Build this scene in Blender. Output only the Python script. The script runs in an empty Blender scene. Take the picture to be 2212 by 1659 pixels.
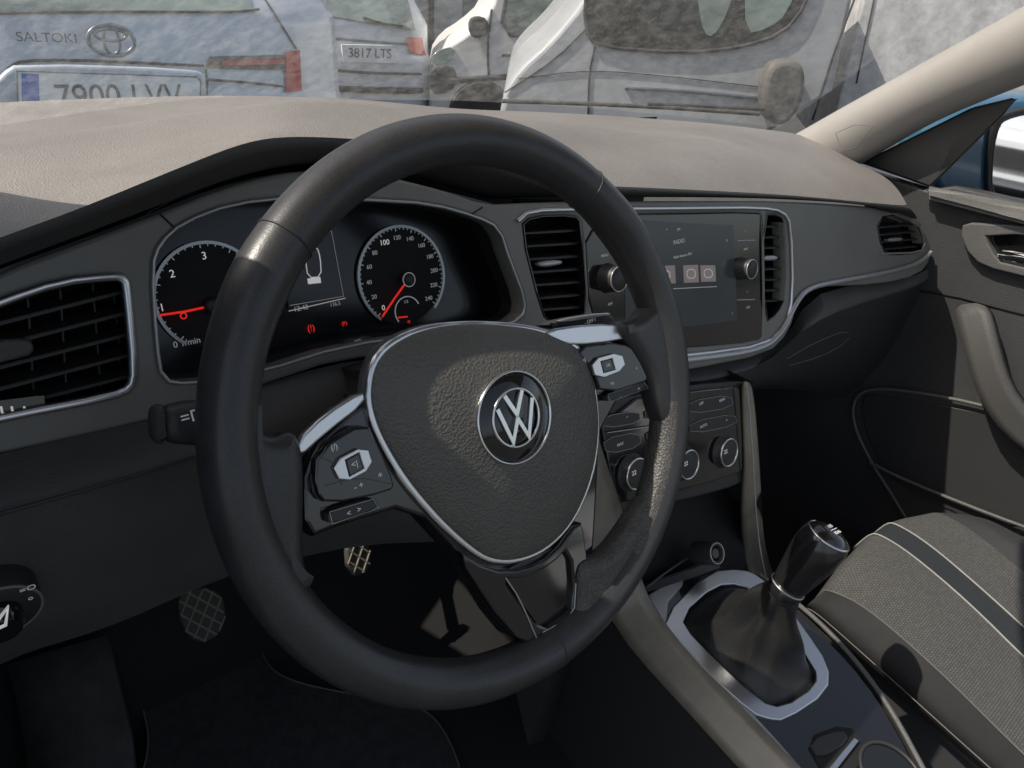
import bpy, bmesh, math, random
from math import *
from mathutils import Vector as V, Matrix
random.seed(4)
scn=bpy.context.scene; COL=scn.collection
# ---------------------------------------------------------------- camera model
F=1605.; CXp=1106.; CYp=829.5
B=Matrix(((.7622,-.1673,.6254),(.2438,.9691,-.0380),(-.5997,.1814,.7794)))
TH=radians(25)
Xc=B.col[0].normalized(); Wc=(B.col[1]-Xc*B.col[1].dot(Xc)).normalized(); Nc=Xc.cross(Wc)
Yc=(-Nc*cos(TH)+Wc*sin(TH)); Zc=(Wc*cos(TH)+Nc*sin(TH))
CAM=V((-.274,-.297,1.252))
def ray(x,y):
    c=V((x-CXp,CYp-y,-F)); return V((c.dot(Xc),c.dot(Yc),c.dot(Zc)))
def aty(x,y,Y):
    d=ray(x,y); return CAM+d*((Y-CAM.y)/d.y)
def atz(x,y,Z):
    d=ray(x,y); return CAM+d*((Z-CAM.z)/d.z)
def atx(x,y,X):
    d=ray(x,y); return CAM+d*((X-CAM.x)/d.x)
class Fr:
    def __init__(s,o,ux,uy):
        s.o=V(o); s.ux=V(ux).normalized(); s.uy=V(uy).normalized(); s.n=s.ux.cross(s.uy)
    def px(s,x,y,h=0):
        d=ray(x,y); o=s.o+s.n*h
        p=CAM+d*((o-CAM).dot(s.n)/d.dot(s.n)); q=p-s.o
        return (q.dot(s.ux),q.dot(s.uy))
    def w(s,u,v,h=0): return s.o+s.ux*u+s.uy*v+s.n*h
    def p(s,x,y,h=0):
        u,v=s.px(x,y,h); return s.w(u,v,h)
    def m(s,h=0):
        o=s.o+s.n*h
        return Matrix(((s.ux.x,s.uy.x,s.n.x,o.x),(s.ux.y,s.uy.y,s.n.y,o.y),(s.ux.z,s.uy.z,s.n.z,o.z),(0,0,0,1)))
def tilt(o,deg):
    a=radians(deg); return Fr(o,(1,0,0),(0,sin(a),cos(a)))
def facing(az,dist,z=1):
    a=radians(az); return Fr((CAM.x+dist*sin(a),CAM.y+dist*cos(a),z),(cos(a),-sin(a),0),(0,0,1))
FW=tilt((0,0,1),25)
FD=tilt((.2,.15,1.0),17)
FC=tilt((.05,.195,1.0),20)
FB=tilt((.4,.115,.9),20)
FK=Fr((.37,-.07,.595),(1,0,0),(0,cos(radians(9)),sin(radians(9))))
FR=Fr((1.03,0,1),(0,-1,0),(0,0,1))
def pp(*a): return [(a[i],a[i+1]) for i in range(0,len(a),2)]
# ---------------------------------------------------------------- materials
def mat(name,col,rough=.5,metal=0,bump=0,bscale=400,var=0,vscale=8,coat=0,emit=None,es=0,spec=.5,btype='noise',dust=0,speck=0,sscale=1400):
    m=bpy.data.materials.new(name); m.use_nodes=True; nt=m.node_tree; b=nt.nodes['Principled BSDF']
    b.inputs['Base Color'].default_value=(*col,1); b.inputs['Roughness'].default_value=rough
    b.inputs['Metallic'].default_value=metal; b.inputs['Specular IOR Level'].default_value=spec
    b.inputs['Coat Weight'].default_value=coat; b.inputs['Coat Roughness'].default_value=.05
    tc=nt.nodes.new('ShaderNodeTexCoord'); colout=None
    if emit: b.inputs['Emission Color'].default_value=(*emit,1); b.inputs['Emission Strength'].default_value=es
    if var or dust:
        n=nt.nodes.new('ShaderNodeTexNoise'); n.inputs['Scale'].default_value=vscale; n.inputs['Detail'].default_value=6; n.inputs['Roughness'].default_value=.65
        nt.links.new(tc.outputs['Object'],n.inputs['Vector'])
        r=nt.nodes.new('ShaderNodeValToRGB'); k=var
        r.color_ramp.elements[0].position=.3; r.color_ramp.elements[1].position=.7
        r.color_ramp.elements[0].color=(*[c*(1-k) for c in col],1)
        r.color_ramp.elements[1].color=(*[min(1,c*(1+k)+dust) for c in col],1)
        nt.links.new(n.outputs[0],r.inputs[0]); nt.links.new(r.outputs[0],b.inputs['Base Color']); colout=r.outputs[0]
        mr=nt.nodes.new('ShaderNodeMapRange'); mr.inputs[3].default_value=max(.02,rough-.08); mr.inputs[4].default_value=min(1,rough+.12)
        nt.links.new(n.outputs[0],mr.inputs[0]); nt.links.new(mr.outputs[0],b.inputs['Roughness'])
    if speck:
        v=nt.nodes.new('ShaderNodeTexNoise'); v.inputs['Scale'].default_value=sscale; v.inputs['Detail'].default_value=2
        nt.links.new(tc.outputs['Object'],v.inputs['Vector'])
        r2=nt.nodes.new('ShaderNodeMapRange'); r2.inputs[1].default_value=.58; r2.inputs[2].default_value=.72; r2.inputs[4].default_value=speck
        nt.links.new(v.outputs[0],r2.inputs[0])
        mx=nt.nodes.new('ShaderNodeMixRGB'); mx.inputs[2].default_value=(.5,.47,.42,1)
        nt.links.new(r2.outputs[0],mx.inputs[0])
        if colout: nt.links.new(colout,mx.inputs[1])
        else: mx.inputs[1].default_value=(*col,1)
        nt.links.new(mx.outputs[0],b.inputs['Base Color'])
    if bump:
        if btype=='noise':
            t=nt.nodes.new('ShaderNodeTexNoise'); t.inputs['Detail'].default_value=2
        else:
            t=nt.nodes.new('ShaderNodeTexVoronoi')
        t.inputs['Scale'].default_value=bscale
        bp=nt.nodes.new('ShaderNodeBump'); bp.inputs['Strength'].default_value=bump; bp.inputs['Distance'].default_value=.001
        nt.links.new(tc.outputs['Object'],t.inputs['Vector']); nt.links.new(t.outputs[0],bp.inputs['Height']); nt.links.new(bp.outputs[0],b.inputs['Normal'])
    return m
M={}
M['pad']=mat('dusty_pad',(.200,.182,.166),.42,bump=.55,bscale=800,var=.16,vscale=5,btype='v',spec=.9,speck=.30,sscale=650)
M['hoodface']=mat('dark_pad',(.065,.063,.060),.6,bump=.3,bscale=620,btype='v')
M['fascia']=mat('fascia',(.21,.205,.185),.38,bump=.12,bscale=900,var=.08,vscale=14)
M['black']=mat('black_plastic',(.034,.034,.034),.48,bump=.2,bscale=600)
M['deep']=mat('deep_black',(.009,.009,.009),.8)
M['knee']=mat('knee_plastic',(.095,.093,.089),.52,bump=.35,bscale=600,var=.15,vscale=10,btype='v')
M['gloss']=mat('gloss_black',(.009,.009,.010),.08,coat=.8)
M['glass']=mat('cluster_glass',(.008,.009,.011),.16)
M['leather']=mat('leather',(.036,.036,.037),.31,bump=.10,bscale=900,var=.2,vscale=25,speck=.12,sscale=1800)
M['perf']=mat('perforated_leather',(.05,.049,.046),.45,bump=.4,bscale=600,btype='v',var=.2,vscale=60,speck=.5,sscale=1600)
M['bag']=mat('airbag_skin',(.105,.100,.088),.42,bump=.6,bscale=560,btype='v',var=.1,vscale=20,speck=.12)
M['knob']=mat('knob_black',(.015,.015,.016),.20,coat=.3)
M['chrome']=mat('chrome',(.75,.75,.74),.14,1)
M['satin']=mat('satin_silver',(.74,.75,.76),.28,1)
M['silver']=mat('silver_paint',(.50,.51,.51),.33,.6)
M['white']=mat('print_white',(.75,.75,.75),.5,emit=(1,1,1),es=.3)
M['dim']=mat('print_grey',(.5,.5,.5),.5,emit=(.9,.95,1),es=.12)
M['red']=mat('lit_red',(.5,.02,.01),.5,emit=(1,.03,.02),es=.55)
M['pink']=mat('lit_pink',(.4,.3,.3),.5,emit=(1,.85,.83),es=.3)
M['screen']=mat('screen',(.035,.040,.045),.14,emit=(.5,.6,.7),es=.015,var=.1,vscale=10)
M['tile']=mat('screen_tile',(.16,.14,.14),.4,emit=(1,.85,.83),es=.09)
M['bronze']=mat('bronze_plastic',(.25,.225,.18),.32,metal=.2,var=.2,vscale=20,bump=.1,bscale=800)
M['rubber']=mat('rubber',(.05,.048,.044),.7)
M['tread']=mat('worn_tread',(.22,.19,.15),.7)
M['boot']=mat('boot_leather',(.018,.018,.018),.36,bump=.25,bscale=600,btype='v',speck=.04)
M['carpet']=mat('carpet',(.036,.036,.038),.95,bump=1,bscale=900,var=.35,vscale=60,speck=.15)
M['carpet2']=mat('footrest_carpet',(.06,.06,.058),.95,bump=1,bscale=900,var=.3,vscale=40,speck=.15)
M['matedge']=mat('mat_edge',(.13,.125,.12),.8)
M['pillar']=mat('pillar_fabric',(.30,.285,.265),.8,bump=.2,bscale=900,var=.06)
M['head']=mat('headliner',(.55,.53,.49),.9)
M['door']=mat('door_plastic',(.045,.045,.046),.5,bump=.3,bscale=600,var=.1,btype='v')
M['blue']=mat('blue_paint',(.025,.10,.17),.25,coat=.8)
M['piping']=mat('piping',(.28,.275,.26),.7)
M['stripe']=mat('seat_stripe',(.020,.024,.027),.8,bump=.5,bscale=900)
M['seatside']=mat('seat_side',(.034,.034,.035),.85,bump=.4,bscale=1000,var=.1,vscale=40)
M['mirror']=mat('mirror',(.85,.87,.9),.03,1)
def fabric():
    m=mat('hex_fabric',(.2,.195,.18),.9); nt=m.node_tree; b=nt.nodes['Principled BSDF']
    tc=nt.nodes.new('ShaderNodeTexCoord'); mp=nt.nodes.new('ShaderNodeMapping'); mp.inputs['Scale'].default_value=(190,280,1)
    br=nt.nodes.new('ShaderNodeTexBrick'); br.inputs['Scale'].default_value=1; br.inputs['Mortar Size'].default_value=.12; br.inputs['Mortar Smooth'].default_value=.7
    br.inputs['Brick Width'].default_value=1; br.inputs['Row Height'].default_value=.8
    br.inputs['Color1'].default_value=(.10,.098,.093,1); br.inputs['Color2'].default_value=(.075,.074,.070,1); br.inputs['Mortar'].default_value=(.024,.024,.023,1)
    nt.links.new(tc.outputs['Object'],mp.inputs[0]); nt.links.new(mp.outputs[0],br.inputs['Vector']); nt.links.new(br.outputs[0],b.inputs['Base Color'])
    return m
M['fabric']=fabric()
# ---------------------------------------------------------------- builders
def finish(name,me,m,parent=None,ang=40):
    me.materials.clear(); me.materials.append(M[m] if isinstance(m,str) else m)
    for p in me.polygons: p.use_smooth=True
    try: me.set_sharp_from_angle(angle=radians(ang))
    except Exception: pass
    o=bpy.data.objects.new(name,me); COL.objects.link(o)
    if parent:
        o.parent=parent
        if parent.type=='EMPTY': o.matrix_parent_inverse=Matrix.Translation(-parent.location)
    return o
def thing(name,label,cat,loc,group=None):
    o=bpy.data.objects.new(name,None); COL.objects.link(o); o.location=loc; o.empty_display_size=.05
    o['label']=label; o['category']=cat
    if group:o['group']=group
    return o
def chaikin(p,n=2,closed=True):
    for _ in range(n):
        q=[]; L=len(p)
        rng=range(L) if closed else range(L-1)
        if not closed: q.append(p[0])
        for i in rng:
            a=V(p[i]); b=V(p[(i+1)%L]); q+= [a*.75+b*.25, a*.25+b*.75]
        if not closed: q.append(p[-1])
        p=q
    return [tuple(x) for x in p]
def c2m(cu,mx,name,m,parent,ang=40):
    o=bpy.data.objects.new('tmp',cu); COL.objects.link(o)
    dg=bpy.context.evaluated_depsgraph_get(); me=bpy.data.meshes.new_from_object(o.evaluated_get(dg))
    bpy.data.objects.remove(o); me.transform(mx); me.name=name
    return finish(name,me,m,parent,ang)
def plate(name,loops,fr,h,thick,m,parent=None,bev=.001,sm=2,uv=False,bres=2):
    cu=bpy.data.curves.new(name,'CURVE'); cu.dimensions='2D'; cu.fill_mode='BOTH'
    if not isinstance(loops[0],list): loops=[loops]
    for k,lp in enumerate(loops):
        q=[(p if uv else fr.px(p[0],p[1],h)) for p in lp]
        s=sm[k] if isinstance(sm,(list,tuple)) else sm
        if s: q=chaikin(q,s)
        sp=cu.splines.new('POLY'); sp.points.add(len(q)-1); sp.use_cyclic_u=True
        for i,a in enumerate(q): sp.points[i].co=(a[0],a[1],0,1)
    cu.extrude=max(thick/2-bev,.00001); cu.bevel_depth=bev; cu.offset=-bev; cu.bevel_resolution=bres
    return c2m(cu,fr.m(h-thick/2),name,m,parent,30)
def tube(name,pts,r,m,parent=None,closed=False,sm=2,radii=None):
    p=[tuple(a) for a in pts]
    if sm: p=chaikin(p,sm,closed)
    cu=bpy.data.curves.new(name,'CURVE'); cu.dimensions='3D'; cu.bevel_depth=r; cu.bevel_resolution=3; cu.use_fill_caps=True
    sp=cu.splines.new('POLY'); sp.points.add(len(p)-1); sp.use_cyclic_u=closed
    for i,a in enumerate(p): sp.points[i].co=(*a,1)
    return c2m(cu,Matrix.Identity(4),name,m,parent)
def line(name,px,fr,h,r,m,parent=None,closed=False,sm=2):
    return tube(name,[fr.p(x,y,h) for x,y in px],r,m,parent,closed,sm)
def text(name,s,fr,x,y,h,size,m,parent=None,rot=0,sx=1,uv=False,al='CENTER'):
    cu=bpy.data.curves.new(name,'FONT'); cu.body=s; cu.size=size; cu.align_x=al; cu.align_y='CENTER'; cu.extrude=.0001
    u,v=(x,y) if uv else fr.px(x,y,h)
    mx=fr.m(h)@Matrix.Translation((u,v,0))@Matrix.Rotation(rot,4,'Z')@Matrix.Diagonal((sx,1,1,1))
    return c2m(cu,mx,name,m,parent)
def grid(name,rows,m,parent=None,sub=0,thick=0,closed=False):
    bm=bmesh.new(); vs=[[bm.verts.new(p) for p in r] for r in rows]
    for i in range(len(vs)-1):
        n=len(vs[0])
        for j in range(n if closed else n-1):
            bm.faces.new((vs[i][j],vs[i][(j+1)%n],vs[i+1][(j+1)%n],vs[i+1][j]))
    bmesh.ops.recalc_face_normals(bm,faces=bm.faces)
    me=bpy.data.meshes.new(name); bm.to_mesh(me); bm.free()
    o=finish(name,me,m,parent,60)
    if sub:
        md=o.modifiers.new('s','SUBSURF'); md.levels=sub; md.render_levels=sub
    if thick:
        md=o.modifiers.new('t','SOLIDIFY'); md.thickness=thick; md.offset=0
    return o
def slab(name,a,b,dvec,tvec,m,parent):
    bm=bmesh.new(); a=V(a);b=V(b)
    vs=[bm.verts.new(p+dvec*i+tvec*j) for p in (a,b) for i in(0,1) for j in(-.5,.5)]
    bmesh.ops.convex_hull(bm,input=vs)
    bmesh.ops.bevel(bm,geom=list(bm.edges),offset=min(tvec.length*.3,.001),segments=2,affect='EDGES')
    me=bpy.data.meshes.new(name); bm.to_mesh(me); bm.free(); return finish(name,me,m,parent,50)
def lathe(name,prof,mx,m,parent=None,n=40):
    rows=[[mx@V((r*cos(2*pi*k/n),r*sin(2*pi*k/n),z)) for k in range(n)] for r,z in prof]
    return grid(name,rows,m,parent,closed=True)
def hull(name,pts,m,parent=None,bev=.004):
    bm=bmesh.new()
    for p in pts: bm.verts.new(p)
    r=bmesh.ops.convex_hull(bm,input=list(bm.verts))
    bmesh.ops.delete(bm,geom=[g for g in r['geom_interior'] if isinstance(g,bmesh.types.BMVert)],context='VERTS')
    if bev: bmesh.ops.bevel(bm,geom=list(bm.edges),offset=bev,segments=3,affect='EDGES')
    me=bpy.data.meshes.new(name); bm.to_mesh(me); bm.free(); return finish(name,me,m,parent,40)

# ================================================================ STEERING WHEEL
SW=thing('steering_wheel','black leather three spoke steering wheel with round emblem in front of the gauges','steering wheel',(0,0,1))
R0=.170; r0=.0150
def rim_pt(a,b,rr=1.):
    k=R0+r0*rr*cos(b); return FW.w(k*cos(a),k*sin(a),r0*rr*1.05*sin(b))
def gauss(a,c,w):
    d=(a-c+pi)%(2*pi)-pi; return exp(-(d/w)**2)
def rimscale(a): return 1+.05*gauss(a,radians(38),.12)+.05*gauss(a,radians(142),.12)
N=180
rim=grid('rim',[[rim_pt(2*pi*i/N,2*pi*k/24,rimscale(2*pi*i/N)) for k in range(24)] for i in range(N+1)],'leather',SW,closed=True)
def ang(x,y): u,v=FW.px(x,y,.01); return atan2(v,u)
for (x,y) in ((610,495),(1280,420),(1215,1420)):
    a=ang(x,y); tube('seam',[rim_pt(a,2*pi*k/30,rimscale(a)*1.004) for k in range(30)],.0006,'black',rim,True,0)
def liner(a0,a1,b0,b1):
    rows=[]
    for i in range(41):
        a=a0+(a1-a0)*i/40
        rows.append([rim_pt(a,b0+(b1-b0)*k/12,.999*rimscale(a)+.012*sin(pi*k/12)) for k in range(13)])
    grid('rim_liner',rows,'perf',rim)
liner(radians(-55),radians(-12),radians(120),radians(200))
def flare(px,h,t,m='leather',bev=.009): return plate('spoke_cover',px,FW,h,t,m,SW,bev=bev,sm=3,bres=6)
flare(pp(525,840,548,900,590,955,645,925,668,985,664,1165,665,1215,690,1290,630,1270,565,1150,530,1000),.0100,.023)
flare(pp(1335,694,1385,692,1412,664,1440,630,1475,700,1478,880,1450,935,1428,880,1412,800),.0100,.023)
flare(pp(1258,1215,1320,1205,1375,1130,1425,1050,1420,1200,1340,1330,1250,1405,1195,1430,1205,1385,1262,1330),.0100,.023,'perf')
plate('hub',pp(650,985,790,860,1000,740,1200,720,1340,715,1400,765,1430,830,1300,880,1290,1100,1280,1240,1270,1330,1228,1395,1160,1408,1095,1370,1000,1210,890,1090,740,1135,655,1170),FW,-.004,.022,'gloss',SW,bev=.003,sm=1)
plate('spoke_trim',pp(640,955,700,895,785,842,790,872,705,937,646,992),FW,.002,.006,'satin',SW,bev=.0015,sm=1)
plate('spoke_trim',pp(1175,713,1280,699,1360,702,1385,722,1330,738,1240,747,1200,737),FW,.002,.006,'satin',SW,bev=.0015,sm=1)
out=pp(797,845,808,785,845,742,915,708,1000,697,1080,699,1160,710,1230,737,1268,772,1284,830,1294,905,1288,985,1268,1062,1232,1135,1180,1187,1118,1212,1062,1212,1015,1182,950,1122,880,1040,828,955,804,895)
ring=chaikin([FW.px(x,y,.0) for x,y in out],2)
plate('pad_trim',pp(789,845,801,778,840,734,912,702,1000,692,1082,694,1164,704,1238,732,1276,768,1290,830,1299,905,1294,990,1274,1066,1237,1140,1183,1195,1120,1221,1058,1221,1008,1190,942,1130,868,1046,817,958,795,898),FW,.000,.012,'satin',SW,bev=.002)
cu_,cv_=FW.px(1085,925,.0)
rows=[]
for s in [0.0001,.08,.16,.25,.35,.45,.55,.65,.75,.83,.9,.95,.985,1.0]:
    h=.001+.0168*(1-s**2.1)**.80
    rows.append([FW.w(cu_+(u-cu_)*s*.99,cv_+(v-cv_)*s*.99,h) for u,v in ring])
rows.append([FW.w(u,v,-.008) for u,v in ring])
pad=grid('airbag_cover',rows,'bag',SW,closed=True)
eu,ev=FW.px(1113,902,.0178)
EM=FW.m(.0170)@Matrix.Translation((eu,ev,0))
em=lathe('emblem',[(.0001,.001),(.0268,.001),(.0278,.0),(.0282,-.003)],EM,'gloss',SW)
def torus(name,R,r,mx,m,parent,hs=1):
    rows=[[mx@V(((R+r*cos(2*pi*k/12))*cos(t),(R+r*cos(2*pi*k/12))*sin(t),r*hs*sin(2*pi*k/12))) for k in range(12)] for t in [2*pi*i/72 for i in range(73)]]
    return grid(name,rows,m,parent,closed=True)
torus('emblem_ring',.0288,.0010,EM,'chrome',em,2)
torus('emblem_ring',.0182,.0009,EM@Matrix.Translation((0,0,.002)),'chrome',em)
def bar(name,pts,w,mx,m,parent,t=.0022):
    cu=bpy.data.curves.new(name,'CURVE'); cu.dimensions='2D'; cu.fill_mode='BOTH'
    L=[];Rr=[]; n=len(pts)
    for i in range(n):
        p=V(pts[i]); a=(V(pts[i])-V(pts[i-1])).normalized() if i else None; b=(V(pts[i+1])-V(pts[i])).normalized() if i<n-1 else None
        d=((a or b)+(b or a)).normalized(); nn=V((-d.y,d.x)); k=1/max(.45,abs((a or b).dot(d)))
        L.append(p+nn*w/2*k); Rr.append(p-nn*w/2*k)
    q=L+Rr[::-1]
    sp=cu.splines.new('POLY'); sp.points.add(len(q)-1); sp.use_cyclic_u=True
    for i,a in enumerate(q): sp.points[i].co=(a[0],a[1],0,1)
    cu.extrude=t/2; cu.bevel_depth=.0003
    return c2m(cu,mx,name,m,parent)
S=.0175
bar('emblem_letter',[(-.40*S,.90*S),(0,.12*S),(.40*S,.90*S)],.0025,EM@Matrix.Translation((0,0,.002)),'chrome',em)
bar('emblem_letter',[(-.80*S,.52*S),(-.37*S,-.80*S),(0,-.02*S),(.37*S,-.80*S),(.80*S,.52*S)],.0025,EM@Matrix.Translation((0,0,.002)),'chrome',em)
lp=plate('button_panel',pp(684,972,792,908,818,965,856,1045,842,1064,705,1092,680,1060),FW,.0035,.008,'gloss',SW,bev=.0015,sm=1)
plate('button_frame',[pp(716,1000,792,960,809,1010,738,1047),pp(746,994,776,978,787,1012,755,1030)],FW,.0062,.003,'satin',lp,bev=.0006,sm=[1,0])
plate('button',pp(748,994,775,980,785,1012,756,1028),FW,.005,.002,'gloss',lp,bev=.0004,sm=0)
plate('rocker_button',pp(706,1104,808,1073,822,1098,712,1138),FW,.0015,.006,'black',lp,bev=.001,sm=1)
line('button_edge',pp(712,1106,806,1078,818,1098,718,1132),FW,.0018,.0003,'silver',lp,True,0)
line('button_gap',pp(700,1050,770,1030,845,1045),FW,.0036,.0003,'knee',lp,sm=1)
line('button_gap',pp(690,985,722,1000,740,1048),FW,.0036,.0003,'knee',lp,sm=1)
text('marking','<   >',FW,765,1105,.0018,.0045,'dim',lp)
text('marking','<|',FW,766,1003,.0053,.005,'dim',lp)
text('marking','(/)',FW,722,966,.0038,.0045,'dim',lp)
text('marking','- +',FW,775,1050,.0038,.005,'dim',lp)
text('marking','*',FW,822,1030,.0038,.006,'dim',lp)
rp=plate('button_panel',pp(1240,750,1340,737,1385,760,1424,815,1300,856,1282,800),FW,.0035,.008,'gloss',SW,bev=.0015,sm=1)
plate('button_frame',[pp(1276,777,1342,759,1354,797,1289,822),pp(1298,781,1323,774,1331,798,1304,806)],FW,.0062,.003,'satin',rp,bev=.0006,sm=[1,0])
plate('button',pp(1299,781,1322,775,1330,797,1305,805),FW,.005,.002,'gloss',rp,bev=.0004,sm=0)
plate('rocker_button',pp(1310,850,1392,820,1404,838,1316,872),FW,.0015,.006,'black',rp,bev=.001,sm=1)
line('button_edge',pp(1313,852,1390,824,1400,838,1318,868),FW,.0018,.0003,'silver',rp,True,0)
text('marking','OK',FW,1314,789,.0053,.003,'dim',rp)
for x,y,s in ((1322,828,'=o'),(1375,797,'^'),(1340,857,'-'),(1380,840,'+'),(1262,778,'<|')): text('marking',s,FW,x,y,.0038 if y<835 else .0018,.0038,'dim',rp)
ls=plate('lower_spoke_frame',[pp(975,1180,1060,1232,1130,1232,1195,1200,1255,1120,1266,1160,1280,1322,1230,1392,1160,1404,1098,1368),pp(1085,1250,1135,1250,1192,1222,1232,1180,1243,1310,1220,1345,1172,1362,1120,1300)],FW,.003,.01,'gloss',SW,bev=.002,sm=1)
plate('lower_spoke_insert',pp(1080,1235,1235,1165,1245,1325,1170,1365),FW,-.001,.004,'gloss',SW,bev=.001,sm=0)
line('trim_line',pp(1092,1248,1122,1292,1162,1385),FW,.0035,.0005,'silver',ls,sm=1)
line('trim_line',pp(1172,1366,1240,1330,1244,1260),FW,.0035,.0004,'silver',ls,sm=1)
# column shroud + stalks
SC=thing('steering_column','black steering column shroud behind the steering wheel','steering column',FW.w(0,0,-.1))
hull('shroud',[FW.w(s*.05,.03,-.03) for s in(-1,1)]+[FW.w(s*.065,-.055,-.03) for s in(-1,1)]+[FW.w(s*.045,.035,-.16) for s in(-1,1)]+[FW.w(s*.06,-.07,-.16) for s in(-1,1)],'black',SC,.014)
hull('collar',[FW.w(s*.042,t*.042,-.018) for s in(-1,1) for t in (-1,1)]+[FW.w(s*.05,t*.05,-.05) for s in(-1,1) for t in (-1,1)],'knee',SC,.012)
FS=tilt((0,.065,1),25)
ST=thing('indicator_stalk','indicator stalk with rounded end sticking out left of the steering wheel rim','stalk',FS.p(420,915))
plate('grip',pp(350,882,400,868,440,865,520,870,520,965,440,966,352,960),FS,.009,.020,'black',ST,bev=.008,sm=2,bres=5)
plate('tip',pp(330,885,352,873,366,880,364,955,348,965,332,944),FS,.0085,.018,'rubber',ST,bev=.006,sm=2)
line('tip_glint',pp(334,892,332,920,338,948),FS,.003,.0012,'silver',ST,sm=1)
text('marking','=D',FS,414,900,.0095,.009,'dim',ST)
FS2=tilt((0,.05,1),25)
ST2=thing('wiper_stalk','wiper stalk with small white symbols above the right spoke of the wheel','stalk',FS2.p(1260,695))
plate('blade',pp(1165,706,1200,690,1315,672,1334,690,1330,708,1250,716),FS2,.006,.012,'black',ST2,bev=.004,sm=1)
plate('edge_trim',pp(1200,691,1312,674,1322,680,1210,698),FS2,.0075,.002,'silver',ST2,bev=.0005,sm=1)
text('marking','- OFF I',FS2,1275,694,.0065,.0042,'dim',ST2,rot=.05)

# ================================================================ DASHBOARD
DB=thing('dashboard','dark grey dashboard with sunlit dusty top pad running under the windscreen','dashboard',(.37,.3,.9))
WBp=pp(-200,228,0,214,300,204,430,202,560,202,700,206,800,212,900,222,1000,232,1100,236,1200,240,1330,248,1450,256,1560,266,1660,278,1740,287,1800,318,1830,340)
CRp=pp(-200,590,0,512,150,460,300,398,430,345,545,300,640,294,740,298,850,306,950,318,1040,338,1110,368,1190,400,1330,402,1500,410,1700,420,1870,437,1960,445)
CRy=[.12,.13,.135,.14,.15,.165,.18,.19,.19,.188,.185,.18,.175,.17,.168,.165,.14,.125]
LEp=pp(-200,665,0,585,150,530,350,455,480,402,600,372,700,362,800,368,880,388,960,408,1050,440,1130,436,1250,432,1500,431,1660,431,1800,438,1900,446,1985,478)
wb=[atz(x,y,1.05) for x,y in WBp]
for i in (16,17): wb[i]=atx(WBp[i][0],WBp[i][1],.965 if i==16 else 1.0)
cr=[aty(x,y,CRy[i]) for i,(x,y) in enumerate(CRp)]
le=[aty(x,y,CRy[i]+.03-(.02 if i>11 else 0)) for i,(x,y) in enumerate(LEp)]
rows=[]
for s in [0,.06,.12,.2,.3,.4,.5,.6,.7,.8,.88,.94,.98,1.0]:
    r=[]
    for i in range(len(wb)):
        p=wb[i].lerp(cr[i],s)
        L=1 if i<8 else max(0,(13-i)/5)
        z=-.014*L*sin(pi*min(1,s*1.6)) if s<.62 else 0
        z+=.008*sin(pi*s**2.2)
        z+=.009*L*exp(-((s-.64)/.10)**2)
        if i>=10: z+=.006*sin(pi*s)
        r.append(p+V((0,0,z)))
    rows.append(r)
rows=[[p+V((0,.10,-.03)) for p in rows[0]]]+rows
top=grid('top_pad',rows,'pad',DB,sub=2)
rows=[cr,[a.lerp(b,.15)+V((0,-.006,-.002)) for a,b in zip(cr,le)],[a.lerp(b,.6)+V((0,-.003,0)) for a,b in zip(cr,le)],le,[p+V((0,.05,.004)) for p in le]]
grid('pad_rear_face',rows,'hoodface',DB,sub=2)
rows=[[p+V((0,.0,.004)) for p in le[3:12]],[p+V((0,.09,.01)) for p in le[3:12]]]
grid('cowl_lining',rows,'deep',DB)
clus=pp(328,575,345,525,395,480,500,440,640,425,800,432,930,440,1030,468,1078,492,1100,560,1135,650,1128,688,1060,712,930,722,740,748,560,805,410,830,350,822,338,740)
ventL=pp(-90,690,0,652,130,608,240,597,268,600,275,640,290,800,282,838,240,856,0,902,-90,925)
ventC=pp(1124,490,1150,466,1243,464,1256,480,1268,672,1258,690,1190,696,1172,680)
disp=pp(1262,464,1400,462,1640,458,1647,470,1650,722,1640,738,1490,752,1345,756,1275,700)
ventR=pp(1648,462,1685,462,1697,485,1700,640,1680,680,1652,700)
ventP=pp(1893,470,1950,462,1978,472,1997,520,1990,545,1930,552,1905,540)
fo=pp(-160,665,0,588,150,533,350,458,480,405,600,375,700,365,800,371,880,391,960,411,1050,443,1130,439,1250,435,1500,434,1660,434,1800,440,1900,448,1985,480,2008,520,2012,560,1985,595,1900,615,1750,620,1728,640,1705,720,1660,765,1490,800,1300,830,1150,800,900,770,740,775,560,835,420,885,300,915,0,985,-160,1020)
plate('fascia_panel',[fo,clus,ventL,ventC,disp,ventR,ventP],FD,0,.02,'fascia',DB,bev=.003,sm=1)
plate('fascia_backing',[pp(1120,430,1990,450,2000,600,1750,620,1650,760,1300,820,1180,760)],FD,-.045,.01,'deep',DB,bev=.001,sm=0)
plate('fascia_backing',[pp(-160,620,320,520,325,850,0,990,-160,1000)],FD,-.045,.01,'deep',DB,bev=.001,sm=0)
cq=chaikin([FD.px(x,y,-.01) for x,y in clus],1)
grid('cluster_recess',[[FD.w(u,v,-.010) for u,v in cq],[FD.w(u*.99+.0,v*.98,-.075) for u,v in cq]],'black',DB,closed=True)
line('silver_trim',ventL,FD,.002,.0030,'satin',DB,True,1)
line('silver_trim',clus,FD,.0010,.0012,'silver',DB,True,1)
line('silver_trim',pp(1118,478,1142,455,1250,452,1500,450,1640,449,1690,456,1708,485,1712,640,1698,700,1655,745,1490,768,1400,772),FD,.0015,.0021,'satin',DB,sm=1)
line('silver_trim',pp(1400,785,1490,778,1645,757,1690,718,1718,655,1745,622,1800,610,1900,592,1985,570,2010,545),FD,.003,.0036,'silver',DB,sm=2)
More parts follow.
